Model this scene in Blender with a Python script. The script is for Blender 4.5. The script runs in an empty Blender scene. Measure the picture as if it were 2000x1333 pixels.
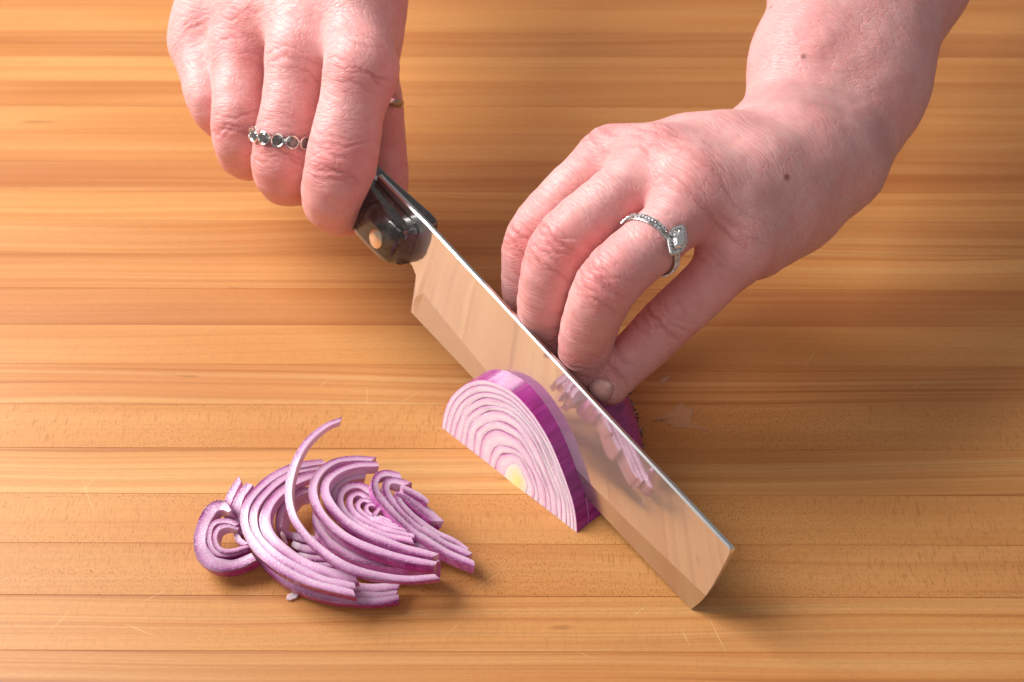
import bpy, bmesh, math, random
import numpy as np
from mathutils import Vector, Matrix

# ---------------------------------------------------------------- camera
MM = 0.001
THETA = math.radians(43.0)
CX, CY = 1000.0, 666.5
FPX = 2838.0                      # focal length in photo pixels (2000 px wide)
DIST = FPX / 5.3                  # mm to the point of the board in the picture's centre
CAM = np.array([0, -DIST*math.cos(THETA), DIST*math.sin(THETA)])
RT = np.array([1.0, 0, 0]); FW = np.array([0, math.cos(THETA), -math.sin(THETA)])
UPV = np.array([0, math.sin(THETA), math.cos(THETA)])

scene = bpy.context.scene
col = scene.collection
cam_data = bpy.data.cameras.new('camera')
cam_data.sensor_width = 36.0
cam_data.lens = FPX / 2000.0 * 36.0
cam_data.clip_start = 0.05; cam_data.clip_end = 50
cam_data.dof.use_dof = True
cam_data.dof.focus_distance = 0.465
cam_data.dof.aperture_fstop = 16.0
cam = bpy.data.objects.new('camera', cam_data); col.objects.link(cam)
cam.location = Vector(CAM * MM)
cam.rotation_euler = (math.pi/2 - THETA, 0, 0)
scene.camera = cam

# ---------------------------------------------------------------- room light and lamps
world = bpy.data.worlds.new('World'); scene.world = world; world.use_nodes = True
wb = world.node_tree.nodes['Background']
wb.inputs['Color'].default_value = (0.98, 0.97, 0.97, 1); wb.inputs['Strength'].default_value = 0.22

def area(name, loc, target, size, watt, colr, size_y=None):
    l = bpy.data.lights.new(name, 'AREA'); l.energy = watt; l.color = colr
    l.shape = 'RECTANGLE'; l.size = size; l.size_y = size_y or size
    o = bpy.data.objects.new(name, l); col.objects.link(o)
    o.location = loc
    o.rotation_euler = (Vector(target) - Vector(loc)).to_track_quat('-Z', 'Y').to_euler()
    return o
area('key_softbox', (-0.80, 0.30, 0.76), (0.0, 0.0, 0.03), 0.74, 24.5, (1.0, 0.975, 0.94), 0.78)
area('fill_softbox', (-0.25, -1.25, 1.35), (0, 0, 0), 1.2, 5.5, (1.0, 0.97, 0.95), 1.2)

vs = scene.view_settings
vs.view_transform = 'Standard'; vs.look = 'None'; vs.exposure = 0.0; vs.gamma = 1.0; vs.use_curve_mapping = False
scene.display_settings.display_device = 'sRGB'
scene.render.engine = 'CYCLES'
scene.cycles.use_denoising = True
scene.cycles.use_adaptive_sampling = True; scene.cycles.adaptive_threshold = 0.015
scene.cycles.max_bounces = 6
scene.cycles.caustics_reflective = False

# ---------------------------------------------------------------- helpers
random.seed(7); rng = np.random.default_rng(7)
def nrm(v): v = np.asarray(v, float); return v / np.linalg.norm(v)
def ray(px, py): return FW + RT*((px-CX)/FPX) - UPV*((py-CY)/FPX)
def at(px, py, z=0.0):
    """place in the world (mm) of a point z mm above the board seen at a photo pixel"""
    d = ray(px, py); return CAM + d*((z-CAM[2])/d[2])
def on_plane(px, py, o, n):
    d = ray(px, py); return CAM + d*(np.dot(np.asarray(o)-CAM, n)/np.dot(d, n))

def tag(o, label=None, cat=None, group=None, kind=None):
    if label: o['label'] = label
    if cat: o['category'] = cat
    if group: o['group'] = group
    if kind: o['kind'] = kind
    return o
def empty(name, loc_mm, label=None, cat=None, group=None, kind=None):
    o = bpy.data.objects.new(name, None); col.objects.link(o)
    o.location = Vector(np.asarray(loc_mm)*MM); o.empty_display_size = 0.01
    return tag(o, label, cat, group, kind)
def mesh(name, verts, faces, mat, parent=None, smooth=True, attrs=None, sharp=None):
    me = bpy.data.meshes.new(name)
    me.from_pydata([tuple(v) for v in np.asarray(verts)*MM], [], [tuple(f) for f in faces])
    me.validate(); me.update()
    if attrs:
        for k, a in attrs.items():
            at_ = me.attributes.new(k, 'FLOAT', 'POINT'); at_.data.foreach_set('value', np.asarray(a, np.float32))
    me.materials.append(mat)
    if smooth:
        me.polygons.foreach_set('use_smooth', [True]*len(me.polygons))
        if sharp is not None: me.set_sharp_from_angle(angle=math.radians(sharp))
    o = bpy.data.objects.new(name, me); col.objects.link(o)
    if parent: put(o, parent)
    return o
def world_of(p):
    m = Matrix.Translation(p.location) if p.parent is None else world_of(p.parent) @ p.matrix_parent_inverse @ Matrix.Translation(p.location)
    return m
def put(o, parent):
    o.parent = parent; o.matrix_parent_inverse = world_of(parent).inverted()
def catmull(pts, n):
    P = np.asarray(pts, float); m = len(P)
    P = np.vstack([2*P[0]-P[1], P, 2*P[-1]-P[-2]])
    out = []
    L = np.concatenate([[0], np.cumsum(np.linalg.norm(np.diff(P[1:-1, :3], axis=0), axis=1))])
    for s in np.linspace(0, L[-1], n):
        i = min(max(np.searchsorted(L, s, side='right')-1, 0), m-2)
        t = (s-L[i])/max(L[i+1]-L[i], 1e-9)
        a, b, c, d = P[i], P[i+1], P[i+2], P[i+3]
        out.append(.5*((2*b)+(c-a)*t+(2*a-5*b+4*c-d)*t*t+(3*b-a-3*c+d)*t**3))
    return np.array(out)

class NT:
    """small node-tree writer"""
    def __init__(s, name):
        s.m = bpy.data.materials.new(name); s.m.use_nodes = True
        s.t = s.m.node_tree; s.t.nodes.clear()
        s.out = s.n('ShaderNodeOutputMaterial'); s.p = s.n('ShaderNodeBsdfPrincipled')
        s.l(s.p.outputs[0], s.out.inputs['Surface'])
    def n(s, typ, **kw):
        x = s.t.nodes.new(typ)
        for k, v in kw.items(): setattr(x, k, v)
        return x
    def l(s, a, b): s.t.links.new(a, b)
    def put(s, sock, v):
        if hasattr(v, 'links') or isinstance(v, bpy.types.NodeSocket): s.l(v, sock)
        elif isinstance(v, (tuple, list)) and len(v) == 3 and sock.type == 'RGBA': sock.default_value = (*v, 1)
        else: sock.default_value = v
    def set(s, **kw):
        for k, v in kw.items(): s.put(s.p.inputs[k.replace('_', ' ')], v)
    def math(s, op, a, b=0.0, c=0.0, clamp=False):
        x = s.n('ShaderNodeMath', operation=op, use_clamp=clamp)
        for i, v in enumerate((a, b, c)): s.put(x.inputs[i], v)
        return x.outputs[0]
    def mix(s, f, a, b, mode='MIX'):
        x = s.n('ShaderNodeMix', data_type='RGBA', blend_type=mode)
        s.put(x.inputs[0], f); s.put(x.inputs[6], a); s.put(x.inputs[7], b); return x.outputs[2]
    def ramp(s, f, stops, interp='LINEAR'):
        x = s.n('ShaderNodeValToRGB'); x.color_ramp.interpolation = interp
        e = x.color_ramp.elements
        while len(e) < len(stops): e.new(0.5)
        for q, (p, c) in zip(e, stops):
            q.position = p; q.color = (*c, 1) if isinstance(c, (tuple, list)) else (c, c, c, 1)
        s.put(x.inputs[0], f); return x.outputs[0]
    def coord(s, which='Object'): return s.n('ShaderNodeTexCoord').outputs[which]
    def mapping(s, v, scale=(1, 1, 1), loc=(0, 0, 0), rot=(0, 0, 0)):
        x = s.n('ShaderNodeMapping'); s.put(x.inputs['Vector'], v)
        s.put(x.inputs['Scale'], scale); s.put(x.inputs['Location'], loc); s.put(x.inputs['Rotation'], rot); return x.outputs[0]
    def noise(s, v, scale=1.0, detail=2.0, rough=0.5, dist=0.0, dim='3D'):
        x = s.n('ShaderNodeTexNoise', noise_dimensions=dim); s.put(x.inputs['Vector'], v)
        s.put(x.inputs['Scale'], scale); s.put(x.inputs['Detail'], detail)
        s.put(x.inputs['Roughness'], rough); s.put(x.inputs['Distortion'], dist); return x.outputs[0]
    def voro(s, v, scale, feature='F1'):
        x = s.n('ShaderNodeTexVoronoi', feature=feature); s.put(x.inputs['Vector'], v); s.put(x.inputs['Scale'], scale)
        return x.outputs['Distance']
    def attr(s, name, typ='GEOMETRY'):
        x = s.n('ShaderNodeAttribute', attribute_name=name, attribute_type=typ); return x.outputs['Fac']
    def attrc(s, name, typ='OBJECT'):
        x = s.n('ShaderNodeAttribute', attribute_name=name, attribute_type=typ); return x.outputs['Vector']
    def bump(s, h, strength=0.3, dist=0.001, prev=None):
        x = s.n('ShaderNodeBump'); s.put(x.inputs['Height'], h)
        s.put(x.inputs['Strength'], strength); s.put(x.inputs['Distance'], dist)
        if prev is not None: s.l(prev, x.inputs['Normal'])
        return x.outputs[0]
def srgb(r, g, b):
    f = lambda c: (c/255/12.92) if c/255 <= .04045 else ((c/255+.055)/1.055)**2.4
    return (f(r), f(g), f(b))

# ---------------------------------------------------------------- wooden board, strip by strip
def wood_material():
    k = NT('maple_strips')
    n3 = k.noise; k.noise = lambda v, sc=1.0, de=1.0, ro=.5, di=0.0: n3(v, sc, min(de, 1.5), ro, di, '2D')
    co = k.coord('Object')
    tone = k.attr('tone', 'OBJECT'); fleck = k.attr('fleck', 'OBJECT'); seed = k.attr('seed', 'OBJECT'); line = k.attr('line', 'OBJECT'); red = k.attr('red', 'OBJECT')
    off = k.n('ShaderNodeCombineXYZ'); k.put(off.inputs[0], k.math('MULTIPLY', seed, 0.37)); k.put(off.inputs[1], k.math('MULTIPLY', seed, 0.113)); k.put(off.inputs[2], seed)
    va = k.n('ShaderNodeVectorMath', operation='ADD'); k.l(co, va.inputs[0]); k.l(off.outputs[0], va.inputs[1]); v = va.outputs[0]
    # slow waver along the strip
    wav = k.noise(k.mapping(v, (4, 12, 1)), 1.0, 2)
    sh = k.n('ShaderNodeCombineXYZ'); k.put(sh.inputs[1], k.math('MULTIPLY', k.math('SUBTRACT', wav, .5), .012))
    vb = k.n('ShaderNodeVectorMath', operation='ADD'); k.l(v, vb.inputs[0]); k.l(sh.outputs[0], vb.inputs[1]); vv = vb.outputs[0]
    # growth lines along x
    g1 = k.noise(k.mapping(vv, (1.6, 230, 1)), 1.0, 3, .6)
    g2 = k.noise(k.mapping(vv, (3, 650, 1)), 1.0, 2, .6)
    g3 = k.noise(k.mapping(vv, (7, 55, 1)), 1.0, 3, .55)
    thin = k.ramp(g1, [(.33, 1.0), (.40, 0.0)])
    c1 = k.mix(g3, srgb(218, 145, 80), srgb(237, 175, 110))
    c2 = k.mix(k.math('MULTIPLY', thin, k.math('MULTIPLY', line, .62)), c1, srgb(178, 110, 58))
    c2 = k.mix(k.math('MULTIPLY', k.ramp(g1, [(.5, 0.0), (.68, 1.0)]), k.math('MULTIPLY', line, .45)), c2, srgb(246, 196, 132))
    c3 = k.mix(k.math('MULTIPLY', k.ramp(g2, [(.3, 1.0), (.55, 0.0)]), k.math('ADD', .10, k.math('MULTIPLY', line, .22))), c2, srgb(168, 104, 54))
    # ray flecks: short slanted dashes
    fl = k.noise(k.mapping(vv, (1900, 1050, 1), rot=(0, 0, .5)), 1.0, 1.5, .5, .4)
    fl2 = k.noise(k.mapping(vv, (1500, 230, 1), rot=(0, 0, -.12)), 1.0, 2, .55, .8)
    pick = k.ramp(k.noise(k.mapping(vv, (9, 70, 1)), 1.0, 2), [(.42, 0.0), (.58, 1.0)])
    dash = k.mix(pick, k.ramp(fl, [(.3, 1.0), (.46, 0.0)]), k.ramp(fl2, [(.30, .7), (.46, 0.0)]))
    c4 = k.mix(k.math('MULTIPLY', dash, k.math('MULTIPLY', fleck, .66)), c3, srgb(170, 106, 52))
    fine = k.noise(k.mapping(vv, (300, 1100, 1)), 1.0, 2)
    c4 = k.mix(k.math('MULTIPLY', k.math('SUBTRACT', fine, .35, clamp=True), .35), c4, srgb(185, 122, 66))
    # patches: darker, redder areas, small mineral streaks
    pt = k.ramp(k.noise(k.mapping(v, (5, 22, 1)), 1.0, 3), [(.45, 0.0), (.72, 1.0)])
    c5 = k.mix(k.math('MULTIPLY', pt, k.math('ADD', .18, k.math('MULTIPLY', red, .55))), c4, srgb(188, 112, 64))
    ms = k.ramp(k.noise(k.mapping(v, (28, 160, 1)), 1.0, 2), [(.80, 0.0), (.86, 1.0)])
    c5 = k.mix(k.math('MULTIPLY', ms, .35), c5, srgb(120, 72, 42))
    # knife scratches: single strokes left in the surface
    sc = None
    for (x0, y0, x1, y1, wd) in ((1382, 1202, 1421, 1280, .16), (1330, 1226, 1348, 1264, .14), (1232, 1208, 1266, 1180, .12), (776, 790, 822, 764, .14), (716, 752, 719, 800, .12), (150, 968, 196, 926, .13),
                                 (158, 932, 186, 1006, .12), (238, 1216, 304, 1244, .14), (1592, 686, 1572, 716, .14), (560, 1010, 640, 975, .10), (270, 1180, 330, 1150, .12), (1780, 760, 1806, 744, .14),
                                 (930, 1150, 990, 1110, .10), (620, 760, 640, 742, .12), (1500, 1085, 1560, 1062, .10), (90, 1240, 140, 1190, .12), (1640, 830, 1662, 812, .12), (1120, 1270, 1170, 1290, .12), (860, 1250, 905, 1210, .10)):
        p, q = at(x0, y0)*MM, at(x1, y1)*MM; m = (p+q)/2; L = float(np.linalg.norm(q-p))/2; an = math.atan2(q[1]-p[1], q[0]-p[0])
        v1 = k.n('ShaderNodeVectorMath', operation='SUBTRACT'); k.l(co, v1.inputs[0]); v1.inputs[1].default_value = (m[0], m[1], 0)
        sp = k.n('ShaderNodeSeparateXYZ'); k.l(k.mapping(v1.outputs[0], rot=(0, 0, -an)), sp.inputs[0])
        d = k.math('SUBTRACT', 1.0, k.math('DIVIDE', k.math('ABSOLUTE', sp.outputs[1]), wd*MM*1.5), clamp=True)
        e = k.math('SUBTRACT', 1.0, k.math('POWER', k.math('DIVIDE', sp.outputs[0], L), 2.0), clamp=True)
        z = k.math('MULTIPLY', d, e); sc = z if sc is None else k.math('MAXIMUM', sc, z)
    c6 = k.mix(k.math('MULTIPLY', sc, .7), c5, srgb(250, 210, 150))
    tint = k.n('ShaderNodeCombineColor')
    k.put(tint.inputs[0], k.math('MULTIPLY', tone, 1.0)); k.put(tint.inputs[1], k.math('MULTIPLY', k.math('POWER', tone, 1.25), k.math('SUBTRACT', 1.0, k.math('MULTIPLY', red, .07)))); k.put(tint.inputs[2], k.math('MULTIPLY', k.math('POWER', tone, 1.5), k.math('SUBTRACT', 1.0, k.math('MULTIPLY', red, .03))))
    c7 = k.mix(1.0, c6, tint.outputs[0], 'MULTIPLY')
    hs = k.n('ShaderNodeHueSaturation'); k.put(hs.inputs['Saturation'], 1.01); k.put(hs.inputs['Value'], 0.82); k.put(hs.inputs['Color'], c7)
    k.set(Base_Color=hs.outputs[0])
    rg = k.math('ADD', .36, k.math('MULTIPLY', g3, .16))
    k.set(Roughness=rg, Specular_IOR_Level=.35)
    k.set(Normal=k.bump(k.noise(k.mapping(co, (40, 900, 1)), 1.0, 1), .08, .0005))
    return k.m

def build_board():
    wood = wood_material()
    root = empty('butcher_block', (0, 0, -40), 'long maple strips glued into one broad cutting surface', None, kind='structure')
    root.rotation_euler = (0, 0, 0)
    ys = [62, 109, 158, 207, 260, 315, 373, 430, 497, 563, 634, 711, 790, 875, 964, 1061, 1163, 1271]
    Y = [at(1000, y+2.0)[1] for y in ys]
    wid = (Y[0]-Y[-1])/17.0
    edges = [Y[0]+wid*j for j in (5, 4, 3, 2, 1)] + Y + [Y[-1]-wid*j for j in (1, 2, 3)]
    # tone, fleck, line, red for each strip from the far edge to the near one
    look = [(.90, .1, .3, .2), (.86, .1, .4, .4), (.95, .1, .4, .1), (.88, .1, .3, .3),
            (.94, .15, .3, .0), (.80, .1, .5, .8), (.95, .1, .3, .0), (.87, .2, .3, .3), (.92, .15, .3, .1), (.88, .1, .4, .4), (.86, .1, .6, .6),
            (.97, .1, .5, .0), (.88, .15, .9, .3), (.96, .1, .7, .2), (.84, .2, .4, .8), (.97, .35, .2, .0), (.92, .1, 1.0, .5), (.95, 1.0, .15, .0),
            (.97, .1, .95, .05), (.96, .95, .15, .0), (.91, 1.0, .35, .25), (.94, .4, .8, .2), (.88, .2, .9, .5), (.92, .3, .6, .2), (.9, .2, .5, .3)]
    yaw = math.radians(-.22); c, s = math.cos(yaw), math.sin(yaw)
    g = .11; X0, X1 = -420., 420.
    for j in range(len(edges)-1):
        y1, y0 = edges[j], edges[j+1]
        ym = (y0+y1)/2
        h = random.uniform(-.03, .03)
        prof = [(y0+.02, -38), (y0+.02, -g*1.6+h), (y0+g, h), (y1-g, h), (y1-.02, -g*1.6+h), (y1-.02, -38)]
        V = []; F = []
        xs = np.linspace(X0, X1, 2)
        for x in xs:
            for (yy, z) in prof: V.append((x*c-yy*s, x*s+yy*c, z))
        n = len(prof)
        for i in range(n-1): F.append((i, i+n, i+n+1, i+1))
        F += [(n-1, 2*n-1, n, 0), tuple(range(n)), tuple(range(2*n-1, n-1, -1))]
        o = mesh('plank', V, F, wood, root, smooth=False)
        t, fl, li, rd = look[j]
        o['tone'] = t; o['fleck'] = fl; o['line'] = li; o['red'] = rd; o['seed'] = 3.17*j+1.3
build_board()
# ---------------------------------------------------------------- knife
def metal(name, colr, rough, aniso=0.0, bump=None):
    k = NT(name); k.set(Base_Color=colr, Metallic=1.0, Roughness=rough)
    return k
TIP = at(1350, 1190, 0.4); HEEL = at(803, 610, 21.0)
KA = nrm(HEEL-TIP)                                 # along the edge, tip to handle
KN = nrm(np.cross(KA, [0, 0, 1]))                  # sideways
if KN[0] > 0: KN = -KN                             # to the sliced side (left, towards the viewer)
LEAN = math.radians(18.0)
KN = nrm(KN*math.cos(LEAN) + nrm(np.cross(KN, KA))*math.copysign(1, np.cross(KN, KA)[2])*math.sin(LEAN))
KW = nrm(np.cross(KN, KA));  KW = KW if KW[2] > 0 else -KW
BL = np.linalg.norm(HEEL-TIP)
def kuv(px, py, off=0.0):
    p = on_plane(px, py, TIP+KN*off, KN) - TIP
    return np.array([p@KA, p@KW])
def kw(u, v, n=0.0): return TIP + KA*u + KW*v + KN*n

def build_knife():
    steel = NT('polished_steel')
    co = steel.coord('Object')
    # fine grinding lines across the blade
    mp = steel.n('ShaderNodeMapping'); 
    br = steel.noise(steel.mapping(steel.coord('Generated'), (260, 260, 6), rot=(0, 0, .6)), 1.0, 3, .6)
    sm = steel.ramp(steel.noise(co, 55, 4, .6), [(.50, 0.0), (.66, 1.0)])
    steel.set(Base_Color=(.93, .92, .91), Metallic=1.0, Roughness=steel.math('ADD', .012, steel.math('ADD', steel.math('MULTIPLY', br, .03), steel.math('MULTIPLY', sm, .035))))
    steel.t.nodes.remove(mp)
    def scatter(k, rough, f):
        g = k.n('ShaderNodeBsdfAnisotropic'); g.inputs['Color'].default_value = (.93, .91, .89, 1); g.inputs['Roughness'].default_value = rough
        m = k.n('ShaderNodeMixShader'); m.inputs[0].default_value = f; k.l(k.p.outputs[0], m.inputs[1]); k.l(g.outputs[0], m.inputs[2]); k.l(m.outputs[0], k.out.inputs['Surface'])
    scatter(steel, .5, .36)
    bev = NT('ground_steel_edge')
    b2 = bev.noise(bev.mapping(bev.coord('Generated'), (420, 420, 20), rot=(0, 0, .6)), 1.0, 3, .6)
    bev.set(Base_Color=(.70, .66, .61), Metallic=1.0, Roughness=bev.math('ADD', .20, bev.math('MULTIPLY', b2, .1)), Normal=bev.bump(b2, .04, .0002))
    scatter(bev, .5, .10)
    spn = NT('brushed_spine_steel'); spn.set(Base_Color=(.80, .80, .80), Metallic=1.0, Roughness=.28)
    root = empty('kitchen_knife', kw(BL/2, 0), 'square-tipped kitchen knife with dark riveted handle cutting through the red onion half', 'knife')
    # outline in the blade's plane
    top_px = [(1431, 1075), (1424, 1062), (1395, 1031), (1330, 961), (1230, 855), (1100, 718), (985, 593), (900, 502), (838, 437)]
    top = np.array([kuv(*p) for p in top_px])
    q = np.polyfit(top[1:, 0], top[1:, 1], 2); top[1:, 1] = np.polyval(q, top[1:, 0])
    ts = catmull(top[1:], 30)
    end_px = [(1350, 1190), (1371, 1174), (1391, 1149), (1410, 1116), (1424, 1090), (1431, 1076)]
    end = catmull([kuv(*p) for p in end_px], 14)
    neck = [kuv(803, 610), kuv(807, 588), kuv(815, 563), kuv(817, 543), kuv(810, 522), kuv(798, 505), kuv(782, 488)]
    nk = catmull(neck, 14)
    # bevel line (u -> v)
    bpx = [(819, 578), (826, 577), (841, 590), (891, 646), (950, 719), (1181, 971), (1250, 1040), (1320, 1106), (1379, 1157)]
    bp = np.array([kuv(*p) for p in bpx])
    qb = np.polyfit(bp[2:, 0], bp[2:, 1], 2)
    # stations along the blade; the tip end bows out and its upper corner is rounded
    ut = np.sort(ts[:, 0]); vtop = lambda u: np.interp(u, ut, ts[np.argsort(ts[:, 0]), 1])
    ev = np.array(sorted([(q[1], q[0]) for q in end])); VT0 = vtop(0.0)
    def tip_u(v):
        x = np.interp(v, ev[:, 0], ev[:, 1]); c = max(0.0, v-(VT0-1.6)); return x + (1.6-math.sqrt(max(0.0, 1.6**2-min(c, 1.6)**2)))*.9
    S = np.concatenate([np.linspace(0, 16, 9), np.linspace(16, BL, 50)[1:], np.linspace(BL, kuv(800, 505)[0]+26, 12)[1:]])
    V = []; rows = []
    for s_ in S:
        vt = vtop(s_)
        vb = 0.0 if s_ <= BL else np.interp(s_, np.maximum.accumulate(nk[:, 0]), nk[:, 1])
        vm = min(max(np.polyval(qb, min(max(s_, -8), BL)), vb+.05), vt-.05)
        if s_ > BL-1.0: vm = vb + (vm-vb)*max(0.0, 1-(s_-BL+1.0)/2.6)+.02
        tb, tm = (.03, .66) if s_ <= BL+.5 else (.5, .75)
        tt = 1.15
        half = [(vb, tb), (vb+(vm-vb)*.5, tb+(tm-tb)*.5), (vm, tm)]
        half += [(vm+(vt-.55-vm)*x, tm+(tt-tm)*x) for x in (.25, .5, .75, .95)] + [(vt-.55, tt), (vt, tt-.55)]
        rows.append((s_, half))
    n = 18; mats = []
    for s_, half in rows:
        for v, t in half + [(v, -t) for v, t in half[::-1]]:
            u = s_ + tip_u(v)*max(0.0, 1-s_/16.0); V.append(kw(u, v, t))
    F = []
    kind = [1, 1, 2, 2, 2, 2, 2, 3, 3, 3, 2, 2, 2, 2, 2, 1, 1, 2]
    for i in range(len(S)-1):
        for j in range(n):
            a_, b_ = i*n+j, i*n+(j+1) % n
            F.append((a_, b_, b_+n, a_+n)); mats.append(kind[j])
    for j in range(8):
        F.append((j, 17-j, 16-j, j+1)); mats.append(2)
        o_ = (len(S)-1)*n; F.append((o_+j, o_+j+1, o_+16-j, o_+17-j)); mats.append(2)
    V = np.array(V)
    def sub(name, js, mat, par):
        fs = [f for f, m in zip(F, mats) if m in js]
        ids = sorted({i for f in fs for i in f}); mp = {i: k for k, i in enumerate(ids)}
        return mesh(name, V[ids], [tuple(mp[i] for i in f) for f in fs], mat, par, smooth=False)
    blade = sub('blade', {2}, steel.m, root)
    sub('ground_edge', {1}, bev.m, blade)
    sub('spine', {3}, spn.m, blade)
    # handle ------------------------------------------------------------
    hm = NT('dark_brown_handle')
    hn = hm.ramp(hm.noise(hm.mapping(hm.coord('Object'), rot=(0, 0, .9)), 170, 4, .65, 1.2), [(.40, 0.0), (.66, 1.0)])
    hm.set(Base_Color=hm.mix(hn, (.022, .016, .015), (.10, .078, .070)), Roughness=.22, Specular_IOR_Level=.6, Coat_Weight=1.0, Coat_Roughness=.06)
    u0 = kuv(818, 438)[0]; v0 = kuv(818, 438)[1]
    slope = np.polyval(np.polyder(q), u0)
    topv = lambda u: v0 + slope*(u-u0) - .0009*max(0, u-u0-20)**2*0.5
    # sections: offset from the front, half-width at top, at the middle, height
    secs = [(-1.0, 6.2, 7.6, 2.2, 12.5), (0.4, 8.4, 9.4, .6, 15.2), (2.2, 9.4, 10.4, .1, 16.4), (6, 9.4, 11.2, 0, 17.0), (13, 8.4, 11.6, 0, 17.2), (26, 6.6, 11.4, 0, 17.4),
            (45, 6.4, 11.6, 0, 18.5), (70, 6.6, 12.2, 0, 20.5), (95, 6.8, 12.4, 0, 22), (112, 6.8, 12.2, 0, 22.5), (120, 6.2, 11.0, 1, 21), (123, 4.0, 8.0, 4, 16)]
    tang_t = 1.15
    for side in (1, -1):
        V = []; F = []
        for (du, wt, wm, dz, h) in secs:
            u = u0 + du - 1.5; vt = topv(u) - dz
            pr = [(tang_t, vt), (wt-.8, vt), (wt, vt-.5), (wt+(wm-wt)*.55, vt-.14*h), (wm, vt-.28*h), (wm-.15, vt-.80*h), (wm*.86, vt-.94*h), (wm*.6, vt-h), (tang_t, vt-h)]
            for (w, v) in pr: V.append(kw(u, v, side*w))
        n = 9
        for i in range(len(secs)-1):
            for j in range(n):
                a, b = i*n+j, i*n+(j+1) % n
                F.append((a, b, b+n, a+n))
        F += [tuple(range(n)), tuple(range(len(secs)*n-1, (len(secs)-1)*n-1, -1))]
        sc = mesh('handle_scale', V, F, hm.m, root, smooth=True, sharp=28)
        bv = sc.modifiers.new('bevel', 'BEVEL'); bv.width = .0005; bv.segments = 2; bv.limit_method = 'ANGLE'; bv.angle_limit = math.radians(24)
        # rivets
        for (pu, pv) in [(u0+6.5, topv(u0+6.5)-.55*17.0)]:
            RV = []; RF = []
            for r, hgt in ((3.5, -1.0), (3.5, .25), (3.2, .42), (0, .44)):
                for a in np.linspace(0, 2*math.pi, 24, endpoint=False): RV.append(kw(pu+r*math.cos(a), pv+r*math.sin(a), side*(11.05+hgt)))
            for i in range(3):
                for j in range(24): RF.append((i*24+j, i*24+(j+1) % 24, (i+1)*24+(j+1) % 24, (i+1)*24+j))
            brass = NT('rivet_metal'); brass.set(Base_Color=(.86, .72, .55), Metallic=1.0, Roughness=.3)
            mesh('rivet', RV, RF, brass.m, root, sharp=40)
    # tang: the steel strip seen along the top of the handle
    V = []; F = []
    for (du, wt, wm, dz, h) in secs[1:]:
        u = u0+du-1.5; vt = topv(u)-dz+.12
        for (w, v) in ((1.1, vt), (1.1, vt-h-.1), (-1.1, vt-h-.1), (-1.1, vt)): V.append(kw(u, v, w))
    for i in range(len(secs)-2):
        for j in range(4): F.append((i*4+j, i*4+(j+1) % 4, (i+1)*4+(j+1) % 4, (i+1)*4+j))
    F += [(0, 1, 2, 3), tuple(range(len(V)-1, len(V)-5, -1))]
    mesh('tang', V, F, spn.m, root, smooth=False)
build_knife()
# ---------------------------------------------------------------- red onion
def onion_material(name='red_onion', pink=False):
    """attributes: rad 0..1 across a layer (1 = outer skin side), cut 1 on cut faces, dark = outermost skin"""
    k = NT(name)
    co = k.coord('Object'); rad = k.attr('rad'); cut = k.attr('cut'); dark = k.attr('dark')
    n1 = k.noise(co, 260, 3); n2 = k.noise(co, 1400, 1); n3 = k.noise(co, 90, 2)
    # cut flesh: milky with pinkish blush towards the outside, violet membrane at the outer edge
    wob = k.math('ADD', rad, k.math('MULTIPLY', k.math('SUBTRACT', n1, .5), .22))
    flesh = k.ramp(wob, [(0.0, srgb(224, 180, 210)), (.10, srgb(238, 212, 228)), (.5, srgb(240, 220, 232)), (.78, srgb(230, 190, 216)), (.88, srgb(226, 178, 210)), (.95, srgb(192, 118, 170)), (1.0, srgb(166, 78, 142))])
    if pink: flesh = k.ramp(wob, [(0.0, srgb(218, 172, 204)), (.30, srgb(222, 182, 208)), (.52, srgb(208, 152, 192)), (.70, srgb(186, 108, 168)), (.80, srgb(144, 42, 122)), (.90, srgb(112, 14, 86)), (1.0, srgb(100, 10, 76))])
    mv = k.ramp(k.noise(co, 70, 2), [(.35, 0.0), (.65, 1.0)])
    flesh = k.mix(k.math('MULTIPLY', mv, .45), flesh, k.mix(.6, flesh, srgb(238, 206, 224)))
    flesh = k.mix(k.math('MULTIPLY', k.ramp(n3, [(.42, 0.0), (.70, 1.0)]), .42), flesh, srgb(224, 172, 208))
    flesh = k.mix(k.math('MULTIPLY', k.ramp(n2, [(.55, 0.0), (.72, 1.0)]), .25), flesh, srgb(248, 236, 244))
    # rind: streaks running along the layer
    st = k.noise(k.mapping(k.mapping(co, rot=(0, 0, -math.radians(44))), (50, 520, 520)), 1.0, 3, .6)
    st = k.ramp(st, [(.3, 0.0), (.7, 1.0)])
    skin_o = k.mix(st, srgb(140, 20, 108), srgb(186, 56, 154))
    skin_p = k.mix(st, srgb(196, 88, 170), srgb(226, 146, 206))
    skin = k.mix(dark, skin_p, skin_o)
    inner = k.mix(st, srgb(226, 176, 210), srgb(242, 214, 232))
    side = k.mix(k.ramp(rad, [(.45, 0.0), (.6, 1.0)]), inner, skin)
    base = k.mix(cut, side, flesh)
    k.set(Base_Color=base, Roughness=k.math('ADD', .18, k.math('MULTIPLY', n1, .16)), Specular_IOR_Level=.5,
          Coat_Weight=.22, Coat_Roughness=.10, Subsurface_Weight=.45, Subsurface_Scale=.0013, Normal=k.bump(n2, k.math('ADD', .1, k.math('MULTIPLY', cut, .25)), .0003))
    k.p.inputs['Subsurface Radius'].default_value = (1.0, .55, .8)
    return k.m
ONION = onion_material(); PILE = onion_material('sliced_red_onion', True)
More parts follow.
